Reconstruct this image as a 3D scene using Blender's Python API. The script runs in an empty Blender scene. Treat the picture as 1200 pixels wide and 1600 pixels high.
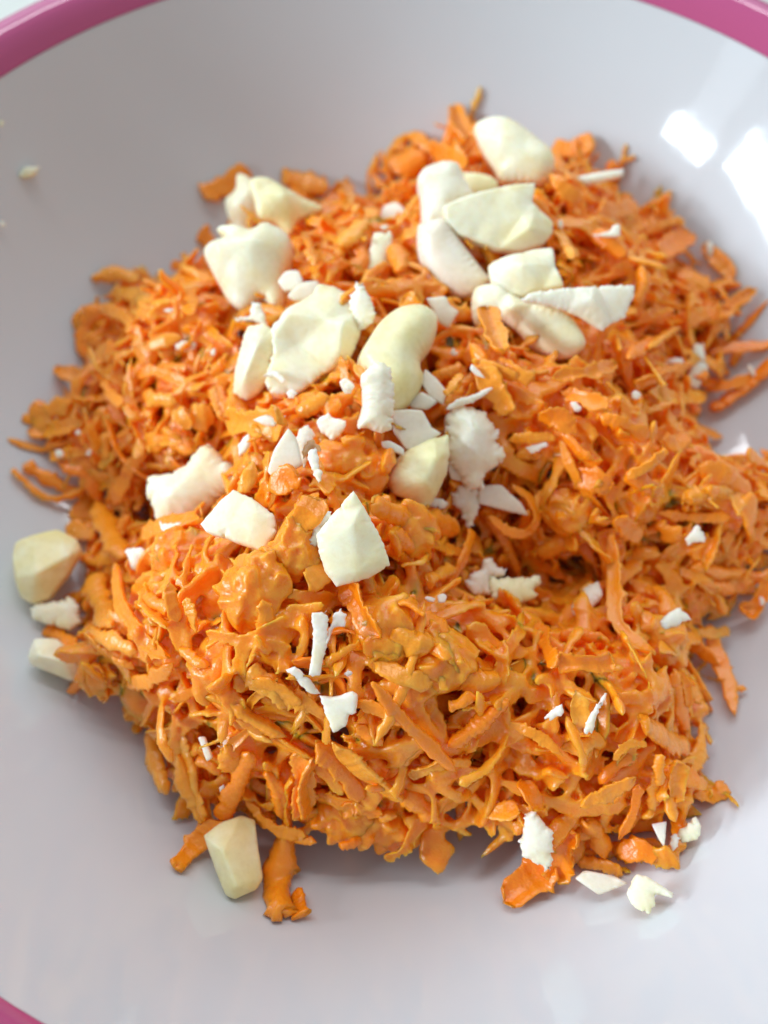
import bpy, bmesh, math, random
import numpy as np
from mathutils import Vector, noise, Matrix
from mathutils.geometry import delaunay_2d_cdt

# ------------------------------------------------------------------ camera
scene = bpy.context.scene
COL = scene.collection
CAM = np.array([-.00290, -.08038, .15867])
PITCH, ROLL, FPX = 1.134593, -0.013687, 1200.0     # radians, radians, focal length in photo pixels
FW = np.array([0, math.cos(PITCH), -math.sin(PITCH)])
RT = np.array([1., 0, 0]); UP = np.cross(RT, FW)
RT2 = math.cos(ROLL) * RT + math.sin(ROLL) * UP
UP2 = -math.sin(ROLL) * RT + math.cos(ROLL) * UP
cam_data = bpy.data.cameras.new("camera")
cam = bpy.data.objects.new("camera", cam_data); COL.objects.link(cam)
M = Matrix(((RT2[0], UP2[0], -FW[0], CAM[0]), (RT2[1], UP2[1], -FW[1], CAM[1]), (RT2[2], UP2[2], -FW[2], CAM[2]), (0, 0, 0, 1)))
cam.matrix_world = M
cam_data.sensor_width = 36; cam_data.lens = 27.0
cam_data.clip_start = .005; cam_data.clip_end = 50
cam_data.dof.use_dof = True
cam_data.dof.focus_distance = .108
cam_data.dof.aperture_fstop = 11.5
scene.camera = cam

# ------------------------------------------------------------------ light
world = bpy.data.worlds.new("World"); scene.world = world; world.use_nodes = True
bg = world.node_tree.nodes["Background"]
bg.inputs[0].default_value = (.82, .95, 1.0, 1); bg.inputs[1].default_value = .36

def area(name, loc, target, w, h, power, color):
    l = bpy.data.lights.new(name, 'AREA'); l.shape = 'RECTANGLE'; l.size = w; l.size_y = h
    l.energy = power; l.color = color
    o = bpy.data.objects.new(name, l); COL.objects.link(o)
    o.location = loc
    o.rotation_euler = (Vector(target) - Vector(loc)).to_track_quat('-Z', 'Y').to_euler()
    return o
# two tall panes of a kitchen window on the left, a glazing bar between them
def window_pane(az0, az1, el0, el1, dist, rad):
    a = math.radians((az0 + az1) / 2); w = 2 * dist * math.tan(math.radians(abs(az1 - az0) / 2))
    z0, z1 = dist * math.tan(math.radians(el0)), dist * math.tan(math.radians(el1))
    loc = (dist * math.cos(a), dist * math.sin(a), (z0 + z1) / 2 + .03)
    h = z1 - z0
    o = area("window_light", loc, (0, 0, loc[2]), w, h, rad * math.pi * w * h, (.76, .90, 1.0))
    return o
# the sky fills the top of the panes, dimmer houses and garden the lower part
for a0, a1, e0, e1 in ((-148.5, -157.5, 26.8, 30.6), (-161.5, -192, 23.0, 28.5)):
    window_pane(a0, a1, e0, e1, 1.3, 44)
    window_pane(a0 - 1, a1 + 1, 5, e0 - .3, 1.3, 1.3)
# tube lamp high on the wall over the wide window
area("tube_light", (-.05, .80, 1.34), (-.05, 0, .05), 1.5, .12, 11 * math.pi * 1.5 * .12, (.92, .96, 1.0))

# the wide window across the back of the room
area("window_light", (-.30, 1.35, 1.0), (-.30, 0, .10), 2.1, 1.0, 1.5 * math.pi * 2.1 * 1.0, (.70, .86, 1.0))

scene.view_settings.view_transform = 'Standard'
scene.view_settings.look = 'None'
scene.view_settings.exposure = .30
scene.view_settings.gamma = 1
scene.cycles.max_bounces = 16
scene.cycles.diffuse_bounces = 16
scene.cycles.adaptive_threshold = .02
scene.cycles.use_denoising = True
scene.cycles.sample_clamp_indirect = 10

# ------------------------------------------------------------------ geometry helpers
RIM_Z, FLOOR_Z, RIM_R = .054, .008, .105
def zb(r):
    t = np.clip((np.asarray(r, float) - .03) / .075, 0, None)
    return FLOOR_Z + (RIM_Z - FLOOR_Z) * t ** 3.5
def ray(px, py):
    d = FW * FPX + RT2 * (px - 600) + UP2 * (800 - py)
    return d / np.linalg.norm(d)
def at_z(px, py, z):
    d = ray(px, py); return CAM + d * ((z - CAM[2]) / d[2])
def on_bowl(px, py, lift=0.):
    d = ray(px, py); s = np.linspace(.04, .4, 1800)
    p = CAM + d[None] * s[:, None]
    g = p[:, 2] - zb(np.hypot(p[:, 0], p[:, 1])) - lift
    i = int(np.argmax(g < 0)); return p[i]
def to_px(p):
    d = np.asarray(p) - CAM; Z = d @ FW
    return np.stack([600 + FPX * (d @ RT2) / Z, 800 - FPX * (d @ UP2) / Z], -1)

# heap surface: heights (cm above the table) seen at points of the photograph
CTRL = [(780,225,3.6),(700,320,3.9),(600,330,3.2),(520,330,3.0),(400,330,3.2),(850,400,3.9),(1000,400,3.3),(1080,500,2.9),
 (950,560,4.0),(820,600,4.2),(600,560,4.4),(450,560,4.2),(250,560,3.2),(180,480,2.8),(120,650,2.4),(200,700,2.5),
 (330,700,3.7),(550,720,5.0),(480,850,5.1),(330,880,4.6),(550,970,4.9),(400,1000,4.8),(250,980,4.0),(150,970,3.2),
 (250,775,1.6),(160,800,1.6),(310,770,2.6),(575,345,2.3),(380,640,3.3),(735,855,2.6),(800,905,1.6),(880,905,1.6),(950,905,2.2),(1000,935,2.9),(700,980,4.3),(900,760,4.1),(1020,760,3.7),(1130,780,3.3),(1220,780,3.1),
 (960,830,3.6),(1000,1010,3.7),(850,1050,4.3),(700,1090,4.5),(550,1150,4.2),(400,1110,4.2),(300,1130,3.3),(450,1230,3.0),
 (600,1240,3.1),(750,1240,3.0),(950,1200,3.6),(1050,1200,3.0),(1080,1080,2.9),(950,1310,2.6),(850,1310,2.5),(800,480,4.1),(700,480,4.0),(650,380,3.9),
 (250,450,2.9),(330,600,3.6),(930,300,3.5),(860,260,3.5)]
EDGE = [(700,185),(750,172),(830,180),(880,225),(940,235),(990,285),(1040,320),(1085,390),(1120,430),(1150,480),(1170,540),
 (1150,565),(1100,610),(1090,650),(1115,695),(1215,705),(1270,800),(1230,910),(1140,960),(1105,1010),(1110,1100),(1110,1220),(1070,1290),(990,1360),(890,1360),
 (820,1320),(740,1300),(640,1320),(560,1320),(480,1310),(400,1290),(320,1270),(250,1230),(215,1140),(160,1080),(110,990),(130,920),
 (115,840),(140,780),(70,740),(55,660),(100,600),(140,560),(140,480),(170,430),(230,430),(280,440),(310,400),(330,330),(370,285),(450,280),
 (530,290),(590,280),(610,240),(655,215)]
def edge_lift(x, y):      # the front edge of the heap overhangs the bowl
    if y > 1240 and 450 < x < 850: return .010
    if y > 1060 and x < 420: return .006
    return .002
edge_xyz = np.array([on_bowl(x, y, edge_lift(x, y) + .001) for x, y in EDGE])
_m = edge_xyz.mean(0); edge_xyz[:, :2] = _m[:2] + (edge_xyz[:, :2] - _m[:2]) * .975
edge_gap = np.array([edge_lift(x, y) for x, y in EDGE])
for e, g in zip(edge_xyz, edge_gap): e[2] = zb(np.hypot(e[0], e[1])) + g
cxyz = np.array([at_z(x, y, z * 1.12 / 100) for x, y, z in CTRL])
cen = edge_xyz.mean(0)
outer = edge_xyz.copy(); outer[:, :2] = cen[:2] + (outer[:, :2] - cen[:2]) * 1.12
outer[:, 2] = zb(np.hypot(outer[:, 0], outer[:, 1])) - .004
K = np.concatenate([cxyz, edge_xyz, outer])
def _phi(d): return np.sqrt(d * d + .006 ** 2)
_A = _phi(np.linalg.norm(K[:, None, :2] - K[None, :, :2], axis=2)) - np.eye(len(K)) * .004
_A = np.block([[_A, np.ones((len(K), 1))], [np.ones((1, len(K))), np.zeros((1, 1))]])
_W = np.linalg.solve(_A, np.append(K[:, 2], 0))
_rr = np.random.default_rng(3)
RELIEF = [(k * math.cos(a), k * math.sin(a), ph, .00075 * 330 / k) for k, a, ph in zip(_rr.uniform(250, 620, 10), _rr.uniform(0, 6.28, 10), _rr.uniform(0, 6.28, 10))]
def H(xy):
    xy = np.atleast_2d(xy)
    v = _phi(np.linalg.norm(xy[:, None] - K[None, :, :2], axis=2)) @ _W[:-1] + _W[-1]
    for kx, ky, ph, am in RELIEF: v = v + am * np.sin(kx * xy[:, 0] + ky * xy[:, 1] + ph)
    return np.minimum(v, .0610)
def heap_z(xy):
    xy = np.atleast_2d(xy)
    return np.maximum(H(xy), zb(np.hypot(xy[:, 0], xy[:, 1])))
def heap_normal(p):
    e = .003
    h = heap_z([(p[0] + e, p[1]), (p[0] - e, p[1]), (p[0], p[1] + e), (p[0], p[1] - e)])
    n = np.array([-(h[0] - h[1]) / (2 * e), -(h[2] - h[3]) / (2 * e), 1.])
    return n / np.linalg.norm(n)
_S = np.linspace(.06, .3, 500)
def on_heap(px, py, lift=0.):
    d = ray(px, py); p = CAM + d[None] * _S[:, None]
    g = p[:, 2] - heap_z(p[:, :2]) - lift
    i = int(np.argmax(g < 0)); return p[i]
def overhang(p):
    d = np.linalg.norm(edge_xyz[:, :2] - p[:2], axis=1); i = int(np.argmin(d))
    return edge_gap[i] - .003 if edge_gap[i] > .003 and d[i] < .013 else 0.
def inside(xy, poly):
    x, y = xy[:, 0], xy[:, 1]; r = np.zeros(len(xy), bool); n = len(poly)
    for i in range(n):
        x0, y0 = poly[i]; x1, y1 = poly[(i + 1) % n]
        c = ((y0 > y) != (y1 > y)) & (x < (x1 - x0) * (y - y0) / (y1 - y0 + 1e-15) + x0)
        r ^= c
    return r

# ------------------------------------------------------------------ materials
def nodes(name):
    m = bpy.data.materials.new(name); m.use_nodes = True
    nt = m.node_tree; b = nt.nodes["Principled BSDF"]
    return m, nt, b
def N(nt, t, **kw):
    n = nt.nodes.new(t)
    for k, v in kw.items():
        if k in n.inputs: n.inputs[k].default_value = v
        else: setattr(n, k, v)
    return n
def L(nt, a, i, b, j): nt.links.new(a.outputs[i], b.inputs[j])
def ramp(nt, stops):
    r = nt.nodes.new("ShaderNodeValToRGB"); e = r.color_ramp.elements
    while len(e) < len(stops): e.new(.5)
    for q, (p, c) in zip(e, stops): q.position = p; q.color = (*c, 1)
    return r
def noise_tex(nt, co, scale, detail=3., rough=.55):
    n = N(nt, "ShaderNodeTexNoise"); n.inputs["Scale"].default_value = scale
    n.inputs["Detail"].default_value = detail; n.inputs["Roughness"].default_value = rough
    nt.links.new(co, n.inputs["Vector"]); return n

def carrot_material(name, merged):
    m, nt, b = nodes(name)
    tc = N(nt, "ShaderNodeTexCoord"); co = tc.outputs["Object"]
    at = N(nt, "ShaderNodeAttribute", attribute_name="tone")
    n1 = noise_tex(nt, co, 260, 4)
    if merged:
        at = noise_tex(nt, co, 210, 2, .5)
    n2 = noise_tex(nt, co, 1300, 3)
    ad = N(nt, "ShaderNodeMath", operation='MULTIPLY_ADD'); L(nt, n1, 0, ad, 0); ad.inputs[1].default_value = .55; L(nt, at, 0 if merged else "Fac", ad, 2)
    if merged:
        sh = N(nt, "ShaderNodeMath", operation='SUBTRACT'); L(nt, ad, 0, sh, 0); sh.inputs[1].default_value = .30; ad = sh
    ad2 = N(nt, "ShaderNodeMath", operation='MULTIPLY_ADD'); L(nt, n2, 0, ad2, 0); ad2.inputs[1].default_value = .30; L(nt, ad, 0, ad2, 2)
    r = ramp(nt, [(.15, (.98, .215, .003)), (.50, (.985, .285, .007)), (.85, (.985, .365, .024)), (1.0, (.985, .46, .07))])
    L(nt, ad2, 0, r, 0); L(nt, r, 0, b, "Base Color")
    b.inputs["Coat Weight"].default_value = .15; b.inputs["Coat Roughness"].default_value = .09
    b.inputs["Subsurface Weight"].default_value = 1.0 if merged else .4
    b.inputs["Subsurface Radius"].default_value = (1.0, .66, .36) if merged else (1.0, .88, .75)
    b.inputs["Subsurface Scale"].default_value = .0020 if merged else .0011
    rr = N(nt, "ShaderNodeMapRange"); L(nt, n1, 0, rr, 0); rr.inputs[3].default_value = .14; rr.inputs[4].default_value = .42
    L(nt, rr, 0, b, "Roughness")
    b.inputs["Specular IOR Level"].default_value = .5
    v = N(nt, "ShaderNodeTexVoronoi"); v.inputs["Scale"].default_value = 2100; nt.links.new(co, v.inputs["Vector"])
    n3 = noise_tex(nt, co, 700, 4, .65)
    m0 = N(nt, "ShaderNodeMath", operation='MULTIPLY_ADD'); L(nt, v, 0, m0, 0); m0.inputs[1].default_value = .35; L(nt, n2, 0, m0, 2)
    mx = N(nt, "ShaderNodeMath", operation='MULTIPLY_ADD'); L(nt, n3, 0, mx, 0); mx.inputs[1].default_value = 1.6; L(nt, m0, 0, mx, 2)
    bu = N(nt, "ShaderNodeBump"); bu.inputs["Strength"].default_value = .42; bu.inputs["Distance"].default_value = .00022
    L(nt, mx, 0, bu, "Height"); L(nt, bu, 0, b, "Normal"); L(nt, bu, 0, b, "Coat Normal")
    return m

def nut_material(name, pale, skin, lo, hi, sss=.6):
    m, nt, b = nodes(name)
    tc = N(nt, "ShaderNodeTexCoord"); co = tc.outputs["Object"]
    n1 = noise_tex(nt, co, 130, 3); n2 = noise_tex(nt, co, 900, 5, .65)
    r = ramp(nt, [(lo, pale), (hi, skin)]); L(nt, n1, 0, r, 0)
    sp = ramp(nt, [(.30, (.93, .91, .86)), (.55, (1, 1, 1))]); L(nt, n2, 0, sp, 0)
    mx = N(nt, "ShaderNodeMix", data_type='RGBA', blend_type='MULTIPLY'); mx.inputs[0].default_value = 1
    L(nt, r, 0, mx, 6); L(nt, sp, 0, mx, 7); L(nt, mx, 2, b, "Base Color")
    b.inputs["Subsurface Weight"].default_value = sss
    b.inputs["Subsurface Radius"].default_value = (1, .75, .48)
    b.inputs["Subsurface Scale"].default_value = .0026
    rr = N(nt, "ShaderNodeMapRange"); L(nt, n1, 0, rr, 0); rr.inputs[3].default_value = .24; rr.inputs[4].default_value = .5
    L(nt, rr, 0, b, "Roughness")
    b.inputs["Specular IOR Level"].default_value = .45
    bu = N(nt, "ShaderNodeBump"); bu.inputs["Strength"].default_value = .22; bu.inputs["Distance"].default_value = .0002
    L(nt, n2, 0, bu, "Height"); L(nt, bu, 0, b, "Normal")
    return m

def glaze(name, col, rough):
    m, nt, b = nodes(name)
    tc = N(nt, "ShaderNodeTexCoord"); co = tc.outputs["Object"]
    n1 = noise_tex(nt, co, 18, 3)
    r = ramp(nt, [(.3, tuple(c * .97 for c in col)), (.7, col)]); L(nt, n1, 0, r, 0); L(nt, r, 0, b, "Base Color")
    b.inputs["Roughness"].default_value = rough
    b.inputs["IOR"].default_value = 1.55
    n2 = noise_tex(nt, co, 160, 2)
    bu = N(nt, "ShaderNodeBump"); bu.inputs["Strength"].default_value = .05; bu.inputs["Distance"].default_value = .0006
    L(nt, n2, 0, bu, "Height"); L(nt, bu, 0, b, "Normal")
    return m

MAT_CARROT = carrot_material("carrot shred", False)
MAT_MASS = carrot_material("moist carrot mass", True)
MAT_NUT = {
 'white': nut_material("nut flesh white", (.94, .87, .72), (.91, .80, .55), .45, .75, .6),
 'ivory': nut_material("nut flesh ivory", (.95, .88, .67), (.92, .80, .47), .40, .68),
 'yellow': nut_material("nut skin yellow", (.93, .85, .55), (.86, .74, .34), .36, .66),
 'blush': nut_material("nut flesh translucent", (.86, .77, .64), (.82, .70, .52), .40, .70, .6),
 'brown': nut_material("nut skin brown", (.42, .24, .10), (.62, .42, .2), .40, .70),
}
MAT_WHITE = glaze("white glaze", (.655, .66, .675), .065)
MAT_PINK = glaze("pink glaze", (.50, .085, .21), .05)
MAT_CLOTH = glaze("table top", (.62, .61, .55), .45)

# ------------------------------------------------------------------ object helpers
def mesh_obj(name, verts, faces, mat, parent=None, tone=None, centre=True):
    verts = np.asarray(verts, float)
    c = verts.mean(0) if centre else np.zeros(3)
    me = bpy.data.meshes.new(name)
    me.from_pydata((verts - c).tolist(), [], [list(f) for f in faces]); me.update()
    me.polygons.foreach_set("use_smooth", np.ones(len(me.polygons), bool))
    if tone is not None:
        a = me.attributes.new("tone", 'FLOAT', 'POINT')
        a.data.foreach_set("value", np.broadcast_to(np.asarray(tone, np.float32), (len(verts),)).astype(np.float32))
    me.materials.append(mat)
    o = bpy.data.objects.new(name, me); COL.objects.link(o); o.location = c
    if parent: o.parent = parent
    return o
def tag(o, label, cat, group=None, kind=None):
    o["label"] = label
    if cat: o["category"] = cat
    if group: o["group"] = group
    if kind: o["kind"] = kind
    return o
def lathe(profile, n=192):
    prof = np.array(profile); a = np.linspace(0, 2 * np.pi, n, endpoint=False)
    v = np.stack([prof[:, None, 0] * np.cos(a), prof[:, None, 0] * np.sin(a), np.repeat(prof[:, 1:2], n, 1)], -1).reshape(-1, 3)
    f = []
    for i in range(len(prof) - 1):
        for j in range(n):
            k = (j + 1) % n
            f.append((i * n + j, i * n + k, (i + 1) * n + k, (i + 1) * n + j))
    return v, f

# ------------------------------------------------------------------ setting: table, bowl
def build_setting():
    v = [(-.9, -.9, 0), (.9, -.9, 0), (.9, .9, 0), (-.9, .9, 0), (-.9, -.9, -.03), (.9, -.9, -.03), (.9, .9, -.03), (-.9, .9, -.03)]
    f = [(0, 1, 2, 3), (4, 7, 6, 5), (0, 4, 5, 1), (1, 5, 6, 2), (2, 6, 7, 3), (3, 7, 4, 0)]
    t = mesh_obj("table_top", v, f, MAT_CLOTH, centre=False)
    t.data.polygons.foreach_set("use_smooth", np.zeros(6, bool))
    tag(t, "pale cream table top under the bowl", None, kind='structure')
    root = bpy.data.objects.new("bowl", None); COL.objects.link(root); root.empty_display_size = .02
    tag(root, "shallow white glazed bowl with a pink rim holding the grated carrot", "bowl")
    rs = np.concatenate([np.linspace(.0005, .03, 6), np.linspace(.034, RIM_R, 44)])
    inner = [(r, float(zb(r))) for r in rs]
    under = [(.1142, .0500), (.1100, .0440), (.104, .034), (.094, .022), (.080, .012), (.066, .0065), (.060, .0045), (.058, .0005), (.055, .0005), (.054, .0035), (.0005, .0035)]
    v1, f1 = lathe(inner); v2, f2 = lathe(under)
    f2 = [tuple(i + len(v1) for i in f) for f in f2]
    basin = mesh_obj("basin", np.concatenate([v1, v2]), f1 + f2, MAT_WHITE, root, centre=False)
    th = np.linspace(0, 1, 15)
    lip = [(RIM_R, RIM_Z + .0001), (.1062, .0560), (.1078, .0577), (.1098, .0587), (.1118, .0588), (.1138, .0581), (.1155, .0566), (.1164, .0546), (.1165, .0527), (.1157, .0510), (.1142, .0499)]
    v, f = lathe(lip)
    rim = mesh_obj("rim", v, f, MAT_PINK, root, centre=False); rim["label"] = "glossy pink rolled rim"
build_setting()

# ------------------------------------------------------------------ carrot shreds
def catmull(P, n):
    P = np.asarray(P, float)
    if len(P) == 2: P = np.array([P[0], (P[0] + P[1]) / 2, P[1]])
    Q = np.concatenate([[2 * P[0] - P[1]], P, [2 * P[-1] - P[-2]]])
    u = np.linspace(0, len(P) - 1 - 1e-6, n); i = u.astype(int); t = (u - i)[:, None]
    a, b, c, d = Q[i], Q[i + 1], Q[i + 2], Q[i + 3]
    return .5 * ((2 * b) + (c - a) * t + (2 * a - 5 * b + 4 * c - d) * t ** 2 + (3 * b - a - 3 * c + d) * t ** 3)
def smooth_noise(rng, n, k):
    x = rng.normal(size=n + 2 * k)
    return np.convolve(x, np.ones(2 * k + 1) / math.sqrt(2 * k + 1), 'valid')
def shred_geo(path, w, t, nrm, seed, n=26, m=10, rag=.16, twist=.5, blunt=None):
    rng = np.random.default_rng(seed)
    C = catmull(path, n); T = np.gradient(C, axis=0); T /= np.linalg.norm(T, axis=1)[:, None] + 1e-12
    nn = np.broadcast_to(np.asarray(nrm, float), (n, 3))
    B = np.cross(nn, T); B /= np.linalg.norm(B, axis=1)[:, None] + 1e-9
    Nn = np.cross(T, B)
    s = np.linspace(0, 1, n)
    ang = rng.normal(0, .25) + (s - .5) * rng.normal(0, twist)
    B2 = B * np.cos(ang)[:, None] + Nn * np.sin(ang)[:, None]; N2 = Nn * np.cos(ang)[:, None] - B * np.sin(ang)[:, None]
    e0, e1 = (rng.uniform(.02, .16), rng.uniform(.02, .16)) if blunt is None else blunt
    prof = np.minimum(1, np.minimum((s / e0 + .04) ** .65, ((1 - s) / e1 + .04) ** .65))
    prof *= 1 + .14 * smooth_noise(rng, n, 3)
    def side():
        a = 1 + rag * (1.1 * smooth_noise(rng, n, 3) + .12 * rng.normal(size=n))
        teeth = rng.random(n) < .07
        return np.clip(a + teeth * rng.uniform(.05, .35, n), .4, 1.8)
    wl, wr = side() * prof * w / 2, side() * prof * w / 2
    def jag():
        a = rag * (.30 * rng.normal(size=n) + .45 * smooth_noise(rng, n, 1)) * prof * w / 2
        return a + (rng.random(n) < .05) * rng.uniform(.1, .4, n) * prof * w / 2
    jl, jr = jag(), jag()
    th = 2 * np.pi * np.arange(m) / m
    cx, sy = np.cos(th), np.sin(th)
    edge = np.sign(cx) * np.abs(cx) ** 5
    cx = np.sign(cx) * np.abs(cx) ** .75; sy = np.sign(sy) * np.abs(sy) ** .8
    off = np.where(cx[None] > 0, wr[:, None], wl[:, None]) * cx[None] + np.where(cx[None] > 0, jr[:, None], jl[:, None]) * edge[None]
    tk = t / 2 * np.minimum(1, prof * 1.4 + .12)[:, None] * (1 + .14 * smooth_noise(rng, n, 3)[:, None] + .06 * rng.normal(size=(n, m)))
    cup = rng.normal(0, .25) * w * (cx[None] ** 2)
    jit = (.03 * w * smooth_noise(rng, n, 2))[:, None]
    V = C[:, None] + B2[:, None] * off[..., None] + N2[:, None] * (tk * sy[None] + cup + jit)[..., None]
    V = V + T[:, None] * (.08 * w * smooth_noise(rng, m, 1))[None, :, None]
    V = np.concatenate([V[:1].mean(1, keepdims=True) * .97 + V[:1] * .03, V, V[-1:].mean(1, keepdims=True) * .97 + V[-1:] * .03])
    n = n + 2
    V = V.reshape(-1, 3)
    i = np.arange(n - 1)[:, None] * m; j = np.arange(m)[None]; k = (j + 1) % m
    F = np.stack([i + j, i + k, i + m + k, i + m + j], -1).reshape(-1, 4)
    return V, F
def keep_clear(V, m):
    W = V.reshape(-1, m, 3)
    lift = np.maximum(0, (zb(np.hypot(W[..., 0], W[..., 1])) + .0004 - W[..., 2]).max(1))
    if lift.max() > 0:
        k = np.array([.2, .6, .2]); q = np.convolve(np.pad(lift, 1, 'edge'), k, 'valid')
        W = W.copy(); W[..., 2] += np.maximum(lift, q)[:, None]
    return W.reshape(-1, 3)
def caps(n, m): return [list(range(m))[::-1], list(range((n - 1) * m, n * m))]

shred_count = 0
PLAIN = []
def region_of(p):
    x, y = to_px(p)
    if y < 400: return "along the far top edge of the heap" if x > 560 else "under the nuts at the far left shoulder of the heap"
    if x < 270 and y < 850: return "in the dimmer left lobe of the heap"
    if x > 860 and y < 700: return "on the broad right shoulder of the heap"
    if x > 820 and y < 1010: return "around the shaded hollow in the right side of the heap"
    if x > 800: return "in the front right clump of the heap"
    if y > 1130: return "hanging over the front edge of the heap"
    if y > 880: return "on the glistening front mound of the heap"
    return "among the nut pieces on top of the heap"
def add_shred(path, w, t, nrm, seed, label=None, n=26, m=10, tone=None, name="carrot_shred", **kw):
    global shred_count
    n = int(np.clip(np.linalg.norm(np.diff(path, axis=0), axis=1).sum() / (w * .12), 14, 44))
    V, F = shred_geo(path, w, t, nrm, seed, n, m, **kw)
    r = random.Random(seed)
    # stay out of the bowl wall
    V = keep_clear(V, m)
    o = mesh_obj(name, V, F.tolist() + caps(n + 2, m), MAT_CARROT, tone=r.uniform(-.10, .44) if tone is None else tone)
    reg = region_of(V.mean(0))
    tag(o, label or "thin orange carrot shred " + reg, "carrot shred", None if label else "carrot shreds " + reg)
    if not label: PLAIN.append((o, np.asarray(path, float), w))
    shred_count += 1
    return o

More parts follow.
